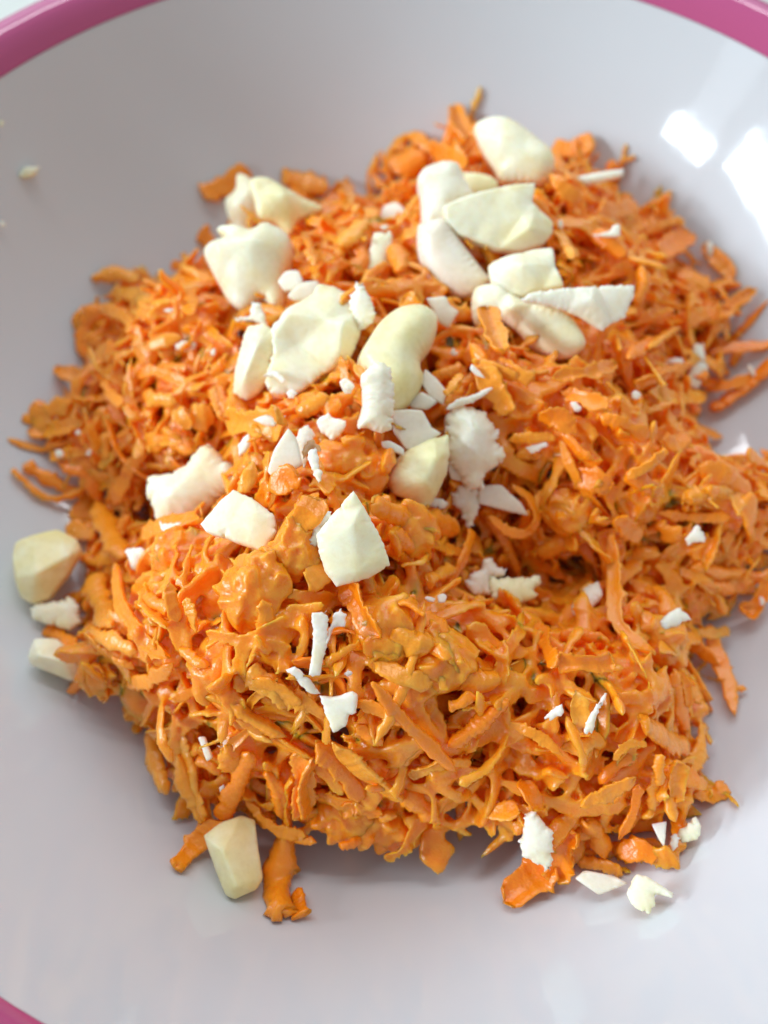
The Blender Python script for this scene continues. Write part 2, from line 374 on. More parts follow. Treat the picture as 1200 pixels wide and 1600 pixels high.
# traced strands: crop origin x, y, zoom, then (points, width in crop pixels, lift in mm, label)
TRACED = [
 (400,900,3,[([(215,820),(230,960),(200,1120)],110,1.5,None),([(60,930),(120,1020),(130,1130)],60,2,None),([(610,960),(700,870),(790,790)],80,1,None),
   ([(370,780),(520,920),(680,1050)],110,3.5,"broad flat carrot shred slanting down the front slope to a square cut end"),
   ([(170,560),(240,600),(330,660)],90,2.5,None),([(0,480),(100,540),(200,610)],115,3,"bright thick carrot strip beside the white nut fragment on the front slope"),
   ([(690,100),(760,190),(900,250)],90,1,None),([(430,20),(500,160),(600,290)],110,2.5,None),([(900,630),(960,610),(1030,570)],60,3,None),
   ([(720,920),(820,890),(900,850)],60,1.5,None),([(580,1150),(620,1130),(660,1120)],55,2,None),([(700,1000),(780,1080),(850,1150)],120,1,None),
   ([(1190,580),(1060,690),(910,800)],75,4,"straight carrot stick pointing up to the right on the front slope"),
   ([(545,500),(640,620),(760,740),(935,915)],66,6,"long pale orange carrot stick lying loose on top of the front slope"),
   ([(860,860),(930,870),(1010,880)],45,4,None),([(480,590),(600,640),(700,690)],70,2,None),([(480,700),(540,760),(590,790)],60,2,None),
   ([(640,250),(740,300),(830,330)],120,2,None),([(560,400),(700,480),(820,490)],120,.5,None),([(940,440),(1040,500),(1150,480)],110,.5,None)]),
 (200,1050,3,[([(570,380),(500,560),(430,700)],100,4,"flat blade of carrot hanging point down above the front nut chunk"),
   ([(860,400),(820,540),(830,680)],105,3,"broad pointed carrot flake hanging over the middle of the front edge"),
   ([(650,470),(700,580),(720,690)],72,3,None),([(90,290),(120,430),(170,570)],90,1,None),([(230,400),(300,560),(390,700)],90,2,None),
   ([(560,600),(680,720),(830,770)],60,1.5,None),([(990,820),(1050,800),(1110,770)],45,2,None),([(560,0),(660,70),(770,150)],120,3,None),
   ([(400,60),(540,200),(740,300)],70,4.5,"long bright carrot ridge running down the left of the front slope"),
   ([(740,740),(800,780),(880,800)],50,1,None),([(1000,640),(1080,620),(1190,650)],70,1,None),([(310,420),(380,440),(430,480)],80,1.5,None),
   ([(880,330),(1000,460),(1100,600)],100,2,None),([(930,560),(1000,600),(1090,620)],90,1,None)]),
 (760,1050,2.727,[([(400,570),(520,510),(632,450)],68,4.5,"bright yellow-orange carrot strip on top of the front right clump"),([(745,480),(735,420),(745,350)],48,5,None),
   ([(300,870),(340,740),(400,690)],110,3,"upright chunky carrot flake beside the white ragged nut piece at the front right"),([(150,470),(190,530),(220,590)],100,1.5,None),([(560,710),(620,600),(650,480)],42,3,None),
   ([(700,600),(710,520),(725,440)],48,3,None),([(790,390),(800,460),(800,540)],95,2.5,None),([(90,215),(210,265),(322,355)],46,3.5,None),
   ([(930,225),(910,330),(880,430)],72,1,None),([(1000,480),(960,530),(880,520)],62,0,None),([(540,370),(600,310),(680,310)],36,3,None),([(480,480),(560,400),(640,370)],70,2,None),
   ([(660,200),(740,260),(850,310)],130,2,None),([(420,640),(480,700),(500,790)],90,2,None),([(560,780),(640,760),(720,790)],80,1,None),([(390,810),(480,820),(580,860)],60,1,None),
   ([(0,590),(60,600),(140,600)],80,1,None),([(330,330),(420,310),(500,280)],80,1,None),([(380,90),(400,180),(410,250)],90,2,None),([(800,0),(830,120),(860,260)],70,2,None)]),
 (800,700,3,[([(475,410),(480,600),(485,790),(570,910),(668,972)],88,3,"long carrot strand bridging the dark hollow and bending to the right below it"),
   ([(920,830),(960,960),(1010,1100),(1045,1250)],78,2,"carrot strand draping down to the bowl at the right edge of the heap"),([(1000,1130),(1050,1125),(1100,1130)],40,2,None),
   ([(150,220),(240,300),(310,400)],115,3,None),([(500,320),(545,370),(600,425)],90,4,None),([(540,120),(620,170),(695,210)],70,4,None),([(540,140),(620,90),(712,22)],48,4.5,"yellowish ragged carrot sliver pointing up at the right of the heap"),
   ([(890,640),(960,660),(1032,670)],62,2.5,None),([(670,640),(720,690),(745,780)],84,2.5,None),([(120,820),(160,920),(210,1030)],72,2,None),([(220,880),(320,880),(450,900)],62,1.5,None),
   ([(1060,740),(1120,770),(1190,620)],60,1,None),([(200,1000),(330,1010),(460,1010)],90,1.5,None),([(690,960),(780,910),(890,880)],110,2,None),([(780,1040),(810,1120),(820,1210)],46,3,None),
   ([(100,480),(240,440),(380,420)],110,1,None),([(560,540),(620,510),(690,500)],80,1,None),([(860,560),(960,590),(1100,580)],70,1,None),([(880,90),(1000,140),(1120,230)],110,1.5,None),
   ([(810,240),(900,220),(1040,210)],90,1.5,None),([(690,350),(740,400),(790,430)],70,1.5,None),([(300,130),(390,150),(480,170)],130,2,None),([(0,100),(60,20),(120,0)],60,2,None)]),
 (0,380,3.53,[([(500,195),(640,165),(765,200)],80,1,None),([(650,270),(800,290),(940,330)],110,1,None),([(490,640),(475,480),(560,350)],110,1.5,"broad curled carrot strip standing up at the left edge of the heap"),
   ([(560,360),(700,420),(830,600)],70,2.5,None),([(1030,105),(1040,250),(1060,400)],90,1.5,"tapered carrot spike standing up at the far left rim of the heap"),
   ([(760,740),(850,705),(990,760),(1110,820)],62,3,None),([(900,680),(960,685),(1035,692)],45,3.5,None),([(820,880),(900,870),(970,885)],80,3,None),([(570,760),(610,830),(675,895)],60,2.5,None),
   ([(330,710),(420,740),(560,760)],80,1,None),([(150,1010),(260,930),(410,870)],90,0,None),([(120,1220),(260,1300),(450,1400)],80,0,"low carrot shred sticking out along the bowl at the left end of the heap"),([(320,1210),(460,1270),(550,1430)],80,1,None),
   ([(570,1050),(580,1200),(620,1290),(590,1440)],66,2,None),([(630,1440),(690,1300),(790,1140)],88,2.5,None),([(815,1110),(900,1075),(1010,1100)],90,3,None),([(820,560),(900,540),(1000,520)],80,1.5,None),
   ([(200,1080),(320,1040),(470,1000)],90,.5,None),([(980,920),(1010,960),(1060,1010)],85,3,None),([(1180,790),(1190,880),(1230,960)],60,3.5,None)]),
 (850,350,3.43,[([(610,180),(680,120),(770,70)],120,2,None),([(1110,360),(980,460),(860,540)],70,1,None),([(1230,650),(1060,660),(890,690)],72,1,"carrot shred sticking out to the right past the little nut sliver"),
   ([(1230,760),(1050,890),(890,990)],90,.5,None),([(560,650),(640,590),(700,560)],80,3.5,None),([(450,720),(540,650),(640,620)],70,2.5,None),([(370,760),(250,800),(40,830)],75,3,None),
   ([(600,790),(680,780),(760,765)],62,3,None),([(80,1110),(200,1230),(265,1262)],60,4,None),([(490,1340),(570,1290),(655,1215)],45,4,None),([(640,1140),(700,1190),(770,1130)],80,2,None),
   ([(850,130),(950,210),(1015,300)],85,1,None),([(520,220),(540,320),(500,430)],80,2,None),([(700,260),(800,300),(880,330)],110,.5,None),([(760,520),(860,480),(980,470)],80,1,None),
   ([(120,900),(220,940),(330,1000)],90,2,None),([(480,850),(560,830),(660,800)],70,2.5,None),([(260,40),(340,90),(440,180)],90,1.5,None),([(70,40),(120,120),(160,190)],50,3,None),
   ([(560,900),(700,940),(860,930)],90,1,None),([(300,1040),(430,1080),(560,1150)],100,1,None)]),
 (0,780,3.75,[([(560,0),(640,180),(720,330)],130,2,None),([(530,455),(590,600),(650,740)],120,3,"flat ragged carrot flake at the left tip of the front mound"),([(700,390),(730,600),(850,800),(1000,930)],105,5,"long curved carrot strip running down the left of the front mound"),
   ([(515,770),(640,830),(795,890)],85,4.5,None),([(275,770),(390,830),(500,970)],85,1,"carrot shred reaching left towards the nuts on the bowl"),([(400,1130),(480,1060),(570,1010)],66,1,None),([(660,940),(730,965),(790,985)],60,4,None),
   ([(745,1085),(880,1060),(1010,970)],85,5,None),([(1045,865),(1120,940),(1210,985)],80,6,None),([(1090,580),(1130,680),(1150,770)],62,5,None),([(985,490),(1000,600),(1055,710)],80,4,None),
   ([(400,160),(480,200),(560,210)],110,1,None),([(470,330),(560,340),(700,350)],100,.5,None),([(840,560),(900,620),(980,660)],80,3.5,None),([(560,960),(600,1060),(640,1160)],110,1.5,None)]),
 (560,560,3.53,[([(720,870),(800,940),(915,965),(980,880),(940,780),(840,700)],58,3.5,"looped carrot shred curled round a nut sliver near the middle of the heap"),([(90,800),(250,870),(400,900),(560,960)],130,3,"rough wide carrot shred just below the yellow nut chunk"),
   ([(640,60),(760,170),(830,300)],130,3,None),([(400,90),(480,70),(570,40)],75,2,None),([(830,450),(960,440),(1095,435)],72,3,None),([(1000,310),(1100,330),(1200,420)],90,3,None),
   ([(480,200),(530,140),(570,90)],50,3,None),([(880,110),(760,60),(660,30)],80,3.5,None),([(210,1320),(280,1350),(360,1410)],80,5,None),([(400,1230),(480,1190),(530,1170)],80,3,None),
   ([(1000,740),(1060,830),(1180,930)],110,2,None),([(200,960),(290,1040),(400,1090)],100,2,None),([(420,1030),(500,1060),(600,1100)],110,0,None)]),
 (600,150,3,[([(330,70),(345,140),(370,230)],90,1.5,"small carrot shred poking up beside the farthest nut chunk"),([(140,175),(180,220),(220,270)],55,1,None),([(50,290),(110,300),(190,320)],130,1,None),
   ([(790,250),(880,250),(985,220)],95,1.5,None),([(780,370),(860,440),(920,490)],85,2,None),([(820,630),(855,690),(900,760)],48,2.5,None),([(480,1010),(510,1110),(560,1210)],100,5,"ragged carrot shred standing in front of the right hand nut cluster"),
   ([(400,1160),(470,1240),(550,1310)],76,4,None),([(1060,300),(1070,340),(1090,400)],55,1,None),([(1000,560),(1080,540),(1180,520)],110,1.5,None),([(230,240),(300,290),(400,320)],110,.5,None),([(520,1240),(600,1290),(690,1330)],90,3,None)]),
 (300,250,3,[([(690,170),(650,230),(570,280)],80,1.5,None),([(460,240),(560,280),(720,220)],85,2,None),([(540,350),(560,420),(580,490)],62,3,None),([(950,390),(960,450),(975,520)],80,3,None),([(720,100),(735,170),(730,240)],60,1,None),
   ([(60,190),(130,140),(280,80)],100,.5,None),([(430,110),(520,100),(640,130)],100,.5,None),([(820,280),(760,330),(700,400)],90,1,None),([(740,380),(800,440),(770,520)],110,.5,None),([(990,640),(1040,680),(1090,720)],70,1.5,None),
   ([(110,1060),(130,1130),(170,1200)],70,3,None),([(480,1170),(560,1150),(640,1110)],80,1,None)]),
 (200,560,2.667,[([(355,115),(380,180),(410,260)],70,3,None),([(520,430),(500,500),(470,560)],62,4,None),([(610,560),(660,500),(720,490)],110,4,None),([(90,350),(170,330),(260,380)],95,3,None),([(250,260),(310,250),(360,240)],95,2.5,None),
   ([(700,700),(760,640),(820,590)],120,3,None),([(750,960),(800,900),(850,850)],100,4,None),([(430,250),(540,270),(660,280)],120,2,None),([(60,740),(180,690),(300,680)],90,1,None)]),
]
def px_pts(ox, oy, k, pts): return [(ox + p[0] / k, oy + p[1] / k) for p in pts]
rs = np.random.default_rng(5)
seed = 100
for ox, oy, k, items in TRACED:
    for pts, w, lift, label in items:
        seed += 1
        pp = px_pts(ox, oy, k, pts)
        lf = .0009 + lift * .0008
        P = np.array([on_heap(x, y, lf) for x, y in pp])
        # one shred keeps a steady run in depth: straighten height along its length
        if len(P) > 2:
            dep = (P - CAM) @ FW; u = np.linspace(0, 1, len(P)); a = np.polyfit(u, dep, 1); d2 = np.polyval(a, u) * .7 + dep * .3
            P = CAM + (P - CAM) * (d2 / dep)[:, None]
        if not label:       # the ends sink into the mass
            for q in (0, -1): P[q] = P[q] + (P[q] - CAM) / np.linalg.norm(P[q] - CAM) * .0006
        c = P.mean(0); dist = (c - CAM) @ FW
        wm = w / k * dist / FPX * .95
        tocam = (CAM - c) / np.linalg.norm(CAM - c)
        nrm = heap_normal(c) * .5 + tocam * .5 + rs.normal(0, .2, 3)
        add_shred(P, wm, max(.0008, min(.0015, wm * .30)), nrm, seed, label, n=30, m=12, rag=.10, twist=.5, blunt=(rs.uniform(.03, .22), rs.uniform(.03, .22)))

# legs of carrot that lie on the bowl in front
def leg(pts, w, label, sd, blunt):
    P = np.array([on_bowl(x, y, l) for x, y, l in pts]); c = P.mean(0)
    n0 = (CAM - c) / np.linalg.norm(CAM - c)
    add_shred(P, w * ((c - CAM) @ FW) / FPX, .0012, n0, sd, label, n=30, m=12, rag=.035, twist=.1, blunt=blunt)
leg([(345,1285,.008), (310,1315,.003), (272,1358,.0012)], 34, "short curved carrot shred lying on the white bowl left of the front nut chunk", 11, (.1, .03))
leg([(452,1270,.013), (440,1340,.006), (436,1390,.0015), (442,1428,.0014)], 46, "thick forked carrot shred reaching down onto the bowl right of the front nut chunk", 12, (.5, .03))
leg([(462,1390,.002), (468,1410,.0015), (473,1432,.0012)], 22, "small stub at the foot of the thick forked carrot shred", 13, (.1, .05))
leg([(865,1345,.006), (830,1375,.003), (784,1412,.0018)], 46, "stubby wedge of carrot lying on the bowl at the front right", 14, (.1, .1))

# ------------------------------------------------------------------ nut pieces: outlines seen in the photograph
Cc, Cd, Ce, Cf, Cg = (300,250,3), (600,150,3), (200,560,2.667), (560,560,3.53), (0,780,3.75)
Ch, Ci, Cj, Ck, Cl = (200,1050,3), (760,1050,2.727), (800,700,3), (400,900,3), (850,350,3.43)
NUTS = [
 (Cd,[(430,165),(470,118),(560,105),(620,130),(700,190),(780,260),(788,330),(745,388),(690,405),(560,395),(520,340),(470,270)],'ivory',dict(lift=1.5,bulge=.45,inner=[(560,240,.8),(660,300,.4)],thick=.7,rnd=True,label="plump nut chunk with a yellow-green rounded side at the far top edge of the heap")),
 (Cd,[(360,360),(480,372),(530,400),(530,440),(430,480),(380,440)],'yellow',dict(lift=1,thick=.6,label="small yellowish nut corner peeping out behind two larger chunks")),
 (Cd,[(165,620),(200,600),(290,580),(340,660),(400,740),(470,830),(490,850),(400,930),(300,922),(210,850),(165,750)],'blush',dict(lift=1,bulge=.5,thick=.6,rnd=True,label="rounded pinkish nut half hanging below the bright white stub")),
 (Cd,[(165,390),(190,345),(260,315),(330,320),(360,350),(400,440),(425,480),(340,520),(310,590),(200,610),(185,540),(185,470)],'white',dict(lift=2.2,bulge=.5,thick=.7,smooth=4,rag=.4,rnd=True,label="bright white nut stub standing above the rounded pinkish half")),
 (Cd,[(290,520),(360,485),(560,430),(705,415),(690,500),(725,540),(780,590),(780,640),(740,690),(640,720),(540,710),(430,670),(360,640),(310,590)],'ivory',dict(lift=3.4,bulge=.1,inner=[(640,570,.3),(660,640,1.0),(700,560,.3)],thick=.55,label="large smooth wedge of nut with one chipped end, topmost of the far right cluster")),
 (Cd,[(420,960),(460,895),(560,890),(610,935),(700,975),(830,1010),(900,1080),(930,1165),(850,1225),(770,1220),(690,1180),(620,1100),(530,1050),(440,1080)],'ivory',dict(lift=1.2,bulge=.4,inner=[(620,1000,1.2)],thick=.6,rnd=True,label="large rounded nut piece lying under the pointed white sliver")),
 (Cd,[(495,800),(540,770),(650,740),(785,720),(795,800),(835,890),(740,905),(650,930),(600,920),(510,870)],'ivory',dict(lift=2.4,bulge=.2,inner=[(640,830,.9)],thick=.6,label="squarish nut chunk with a sharp upper edge, wedged above the pointed white sliver")),
 (Cd,[(650,960),(700,925),(880,900),(1165,888),(1165,930),(1120,1040),(1060,1065),(1020,1100),(960,1050),(850,1000),(740,975)],'white',dict(lift=3.2,bulge=.1,thick=.3,rag=.5,inner=[(960,960,.5)],label="long pointed white nut sliver at the right end of the nut clusters")),
 (Cd,[(200,950),(290,940),(310,980),(350,1010),(300,1085),(260,1060)],'blush',dict(lift=1,thick=.4,bulge=.1,label="thin pinkish triangle of nut between the two top clusters")),
 (Cd,[(0,520),(60,500),(100,540),(60,610),(0,640),(-20,590)],'blush',dict(lift=.3,thick=.5,label="blurred pinkish nut cube sunk in the carrot behind the front clusters")),
 (Cc,[(850,345),(930,340),(940,400),(910,480),(880,530),(800,560),(800,500),(830,440)],'ivory',dict(lift=.8,thick=.5,rag=.4,label="upright nut strip half buried between the far left and far right clusters")),
 (Cc,[(280,100),(350,85),(430,130),(520,180),(610,230),(500,280),(460,340),(400,290),(320,260),(300,180)],'yellow',dict(lift=2,bulge=.3,thick=.35,inner=[(420,200,.9)],rnd=True,label="curved tapering nut piece leaning right at the far left shoulder")),
 (Cc,[(160,190),(205,140),(215,68),(290,105),(325,180),(315,260),(280,300),(240,370),(210,340),(175,270)],'ivory',dict(lift=3.2,bulge=.4,thick=.6,inner=[(250,210,.8)],rnd=True,label="pointed nut cone standing over the big block at the far left")),
 (Cc,[(65,440),(100,390),(170,362),(118,330),(190,308),(280,330),(330,300),(400,320),(445,365),(445,450),(415,560),(412,650),(380,690),(320,640),(240,690),(180,660),(120,560)],'ivory',dict(lift=2.6,bulge=.3,thick=.7,inner=[(170,440,1.5),(300,430,1.6),(420,430,.6)],rnd=True,label="biggest blocky nut chunk at the far left, wide top and narrow base")),
 (Cc,[(740,640),(760,590),(800,578),(825,640),(850,690),(850,760),(790,800),(755,740)],'white',dict(lift=1.2,thick=.6,rag=.8,label="ragged white crumb attached to the right end of the central chunk")),
 (Cc,[(380,790),(450,700),(560,640),(590,590),(650,600),(740,640),(770,690),(780,820),(740,910),(700,950),(600,1000),(530,1060),(470,1090),(380,1080),(350,1030),(390,900)],'ivory',dict(lift=2.6,bulge=.08,thick=.55,rag=.35,inner=[(500,860,-.6),(620,770,.5),(700,800,1.2),(690,930,.8),(450,740,.6)],label="largest central nut chunk with a shallow scooped face")),
 (Cc,[(260,790),(340,775),(395,830),(390,900),(350,1020),(310,1085),(260,1120),(230,1110),(195,1080),(205,980),(230,880)],'ivory',dict(lift=2.4,bulge=.2,thick=.6,rag=.3,inner=[(330,880,1.0),(270,1020,.8)],label="upright slab of nut against the left side of the largest central chunk")),
 (Cc,[(800,920),(830,850),(890,760),(960,705),(1060,695),(1130,740),(1142,800),(1120,880),(1070,950),(1078,1040),(1045,1110),(960,1175),(880,1150),(830,1040)],'yellow',dict(lift=2.6,bulge=.6,thick=.7,smooth=5,rnd=True,label="kidney shaped yellow nut bent over at the centre of the heap")),
 (Cf,[(25,90),(110,20),(180,60),(200,200),(195,290),(182,390),(120,405),(60,375),(0,380),(20,330),(40,250)],'white',dict(lift=4.2,bulge=.35,thick=.6,rag=.5,rough=2,smooth=1,label="crumbly white broken stub in front of the kidney shaped yellow nut")),
 (Cf,[(345,130),(370,62),(430,110),(487,180),(465,250),(400,215)],'blush',dict(lift=1.6,thick=.4,bulge=.1,label="thin pinkish blade of nut just right of the kidney shaped nut")),
 (Cf,[(270,240),(350,185),(435,240),(380,282),(300,278)],'blush',dict(lift=.8,thick=.4,label="dull pinkish nut flake below the thin blade, right of the kidney shaped nut")),
 (Cf,[(190,290),(260,285),(350,290),(400,380),(455,412),(400,450),(300,510),(260,490),(200,400)],'blush',dict(lift=1.8,bulge=.05,thick=.4,label="flat pinkish nut slice tucked behind the yellow wedge in the middle")),
 (Cf,[(180,660),(250,540),(300,500),(380,460),(490,428),(497,530),(480,640),(440,730),(400,800),(350,837),(310,790),(210,740)],'yellow',dict(lift=3,bulge=.35,thick=.65,rag=.2,inner=[(380,560,1.0),(320,680,1.0)],label="yellow wedge of nut with a pale pointed tip in the middle of the heap")),
 (Cf,[(490,590),(530,570),(580,640),(570,680),(510,660)],'blush',dict(lift=1,thick=.5,label="small pinkish nut crumb between the yellow wedge and the frayed white piece",name="nut_crumb")),
 (Cf,[(490,380),(500,310),(560,265),(650,290),(700,300),(720,350),(772,390),(760,470),(805,510),(800,562),(740,600),(700,640),(680,725),(600,712),(570,640),(500,570)],'white',dict(lift=3,bulge=.4,thick=.6,rag=.9,smooth=2,inner=[(600,400,.8)],label="frayed white nut piece with a tattered right edge, right of the yellow wedge")),
 (Cf,[(515,755),(570,700),(670,720),(660,830),(620,920),(605,942),(570,840),(530,810)],'white',dict(lift=2,thick=.5,rag=1.0,label="ragged white nut tip hanging point down into the dark hollow")),
 (Cf,[(670,720),(720,700),(790,700),(840,750),(900,800),(932,865),(860,850),(670,800)],'blush',dict(lift=3,thick=.35,bulge=.1,label="pinkish nut sliver lying inside the looped carrot shred")),
 (Cf,[(720,1200),(850,1212),(1000,1200),(1015,1240),(960,1270),(990,1305),(930,1340),(830,1347),(740,1310)],'yellow',dict(lift=2.5,thick=.4,rag=.6,label="ragged yellowish nut fragment in the dark hollow right of centre")),
 (Cf,[(590,1230),(640,1180),(690,1160),(690,1110),(740,1100),(760,1150),(820,1160),(800,1200),(720,1200),(730,1300),(640,1300)],'blush',dict(lift=1.2,thick=.4,rag=.5,label="dull pinkish nut flake tucked behind the ragged yellowish fragment in the hollow")),
 (Ce,[(130,690),(200,680),(270,690),(230,720),(190,740),(160,770),(150,720)],'white',dict(lift=1,thick=.4,rag=1.2,label="frayed white shaving under the left shell shaped nut piece",name="nut_shaving")),
 (Ce,[(85,490),(180,480),(250,440),(270,400),(325,358),(345,380),(385,430),(435,450),(437,505),(420,540),(350,600),(280,660),(200,690),(130,690),(110,610),(85,570)],'ivory',dict(lift=2.6,bulge=.3,thick=.55,rag=.8,smooth=2,inner=[(220,570,1.0),(330,440,.4)],label="shell shaped nut piece with a frayed top at the left of the heap")),
 (Ce,[(305,690),(380,600),(440,550),(520,590),(600,650),(610,720),(560,795),(480,770),(390,740),(330,722)],'ivory',dict(lift=3.2,bulge=.05,thick=.6,inner=[(540,650,.3),(520,720,.3),(420,700,.2)],rag=.2,label="clean cut boxy nut chunk touching the shell shaped piece")),
 (Ce,[(770,650),(810,630),(850,640),(830,690),(800,760),(785,785),(755,772),(775,720)],'white',dict(lift=1.8,thick=.5,rag=.8,label="rough white fringe of nut on the left side of the angular chunk",name="nut_shaving")),
 (Ce,[(790,735),(870,640),(940,558),(990,640),(1040,730),(1070,800),(1087,860),(1000,912),(870,947),(825,880),(800,810)],'ivory',dict(lift=4,bulge=.12,thick=.65,inner=[(930,700,.5),(960,880,.4)],rag=.15,label="pale angular nut chunk standing alone at the front top of the heap")),
 (Ce,[(700,330),(715,295),(750,278),(780,320),(745,390),(740,460),(715,440)],'blush',dict(lift=1,thick=.4,rag=.7,label="pinkish crumbly nut edge behind the half round slice")),
 (Ce,[(583,470),(610,380),(667,293),(702,340),(725,440),(640,492),(608,497)],'blush',dict(lift=2.4,thick=.4,bulge=.1,label="half round pale nut slice stuck upright above the wet carrot clump")),
 (Ce,[(520,255),(575,232),(660,238),(610,283),(560,275)],'white',dict(lift=1.5,thick=.4,rag=.2,label="small lens shaped white nut flake below the largest central chunk",name="nut_flake")),
 (Ce,[(458,360),(500,310),(513,340),(490,390),(465,408)],'white',dict(lift=1.5,thick=.4,rag=.3,label="little oval white nut flake left of the half round slice",name="nut_flake")),
 (Ce,[(795,252),(835,225),(862,250),(905,258),(900,292),(855,342),(812,312),(795,288)],'white',dict(lift=2.5,thick=.5,rag=.8,label="knobbly white nut crumb above the wet carrot clump",name="nut_crumb")),
 (Ce,[(745,345),(775,338),(808,380),(800,395),(775,375),(730,420),(722,390)],'brown',dict(lift=2.8,thick=.25,rag=.5,label="tiny shred of brown nut skin on the wet carrot clump",name="nut_skin",cat="nut skin")),
 (Ce,[(748,395),(780,370),(795,430),(812,470),(797,522),(762,465)],'white',dict(lift=3,thick=.35,rag=.5,label="narrow white nut sliver dangling from the brown skin shred",name="nut_sliver")),
 (Ce,[(905,945),(940,935),(930,980),(912,1000)],'white',dict(lift=2,thick=.4,rag=.5,label="tiny white crumb just under the pale angular nut chunk",name="nut_crumb")),
 (Ce,[(-10,800),(20,790),(60,790),(100,850),(90,870),(50,830),(40,890),(20,880),(0,830)],'white',dict(lift=1.5,thick=.3,rag=.5,label="white forked nut shaving behind the left end of the front mound",name="nut_shaving")),
 (Cg,[(80,330),(95,260),(200,215),(330,185),(440,240),(467,300),(400,420),(280,570),(190,602),(130,570),(95,470)],'yellow',dict(bowl=True,lift=6,bulge=.1,thick=.6,tilt=.55,inner=[(115,470,.8),(240,460,1.5),(420,350,1.0)],label="big blurred nut chunk lying on the bowl at the far left of the heap")),
 (Cg,[(180,650),(230,610),(350,600),(400,570),(460,620),(455,680),(472,720),(400,772),(330,740),(200,705)],'ivory',dict(bowl=True,lift=3,thick=.5,rag=.6,tilt=.5,label="crumbly nut fragment between the two chunks on the left of the bowl")),
 (Cg,[(170,925),(210,820),(330,820),(400,880),(470,920),(492,985),(420,1062),(300,1015),(190,972)],'ivory',dict(bowl=True,lift=4,thick=.6,tilt=.5,inner=[(250,930,1.2),(390,960,1.2)],label="lower wedge shaped nut chunk lying on the left of the bowl")),
 (Cg,[(490,1112),(560,1065),(582,1092),(545,1147)],'ivory',dict(bowl=True,lift=2,thick=.5,label="small nut crumb on the bowl under the left tip of the heap",name="nut_crumb")),
 (Ch,[(360,770),(440,712),(530,680),(592,700),(602,800),(627,960),(600,1012),(500,1057),(462,1040),(420,940)],'yellow',dict(bowl=True,lift=5,bulge=.15,thick=.6,tilt=.3,inner=[(450,840,1.2),(510,1000,1.0)],label="nut chunk resting on the bowl under the front edge of the heap")),
 (Ck,[(300,560),(345,575),(400,565),(450,540),(475,560),(470,640),(430,665),(425,695),(365,732),(330,660)],'white',dict(lift=3.6,thick=.45,bulge=.1,rag=.3,label="small bright notched nut fragment on the front slope")),
 (Ck,[(262,175),(337,168),(332,320),(300,462),(246,460),(268,330)],'white',dict(lift=2.6,thick=.3,rag=.4,bulge=.1,label="upright white nut strip above the notched fragment on the front slope",name="nut_strip")),
 (Ck,[(325,300),(358,220),(362,180),(400,153),(427,190),(420,240),(365,238),(335,325)],'white',dict(lift=3.2,thick=.3,rag=.5,label="thin white nut curl beside the upright white strip on the front slope",name="nut_shaving")),
 (Ck,[(138,440),(185,424),(250,480),(305,555),(250,552)],'white',dict(lift=3,thick=.3,rag=.3,label="slanting white nut splinter left of the notched fragment on the front slope",name="nut_splinter")),
 (Ci,[(155,612),(210,593),(235,640),(280,680),(285,745),(268,848),(205,815),(158,790),(135,730),(160,700)],'white',dict(lift=3,thick=.4,rag=1.0,smooth=2,label="tattered white nut piece standing at the left of the front right clump")),
 (Ci,[(703,648),(768,635),(757,745),(735,712)],'white',dict(lift=2.5,thick=.35,label="sharp little triangular nut chip on the front right clump",name="nut_chip")),
 (Ci,[(815,680),(890,612),(917,660),(900,712),(830,728)],'ivory',dict(lift=1.5,thick=.5,rag=.5,label="pale crumbly nut fragment at the right end of the front right clump")),
 (Ci,[(780,700),(815,690),(820,745),(790,770)],'white',dict(lift=1.5,thick=.5,rag=.8,label="tiny white crumb beside the pale fragment on the front right clump",name="nut_crumb")),
 (Ci,[(380,880),(420,845),(540,868),(600,900),(480,948)],'blush',dict(bowl=True,lift=3,thick=.4,label="glassy greyish nut slice half hidden under the front right clump")),
 (Ci,[(598,940),(640,862),(680,870),(800,945),(780,965),(715,940),(722,1000),(690,1032),(620,990)],'ivory',dict(bowl=True,lift=3,thick=.4,rag=.4,tilt=.5,label="pale forked nut fragment lying on the bowl under the front right clump")),
 (Cl,[(808,650),(855,642),(862,720),(878,780),(842,840),(822,882),(790,865),(768,850),(785,770)],'white',dict(lift=2.5,thick=.4,rag=.5,label="upright white nut flake on the right shoulder of the heap",name="nut_flake")),
 (Cj,[(812,425),(840,400),(862,355),(900,395),(905,440),(860,440),(825,465)],'white',dict(lift=2.5,thick=.4,rag=.6,label="small white three cornered crumb at the right of the heap",name="nut_crumb")),
 (Cj,[(697,815),(745,770),(790,745),(842,808),(800,812),(778,838),(715,858)],'white',dict(lift=3,thick=.5,rag=.4,label="squarish white crumb on the edge of the right hand hollow",name="nut_crumb")),
 (Cj,[(275,740),(320,690),(330,660),(400,625),(422,690),(340,772),(290,782)],'blush',dict(lift=2,thick=.4,rag=.4,label="pinkish nut flake beside the long strand over the hollow",name="nut_flake")),
 (Cd,[(910,375),(1000,358),(1120,342),(1122,372),(1010,400),(930,415)],'white',dict(lift=2.2,thick=.6,rag=.3,label="straight white nut splinter near the far right edge of the heap",name="nut_splinter")),
 (Cd,[(975,650),(1060,635),(1075,605),(1105,602),(1108,655),(1050,662)],'white',dict(lift=2.5,thick=.5,rag=.4,label="hooked white splinter on the right below the straight one",name="nut_splinter")),
 (Cc,[(405,570),(440,525),(500,522),(520,570),(490,612),(430,610)],'white',dict(lift=2,thick=.6,label="smooth white nut crumb at the foot of the biggest blocky chunk",name="nut_crumb")),
 (Cc,[(450,635),(520,575),(590,570),(585,630),(520,660),(470,655)],'blush',dict(lift=1,thick=.5,label="pinkish crumb behind the largest central nut chunk",name="nut_crumb")),
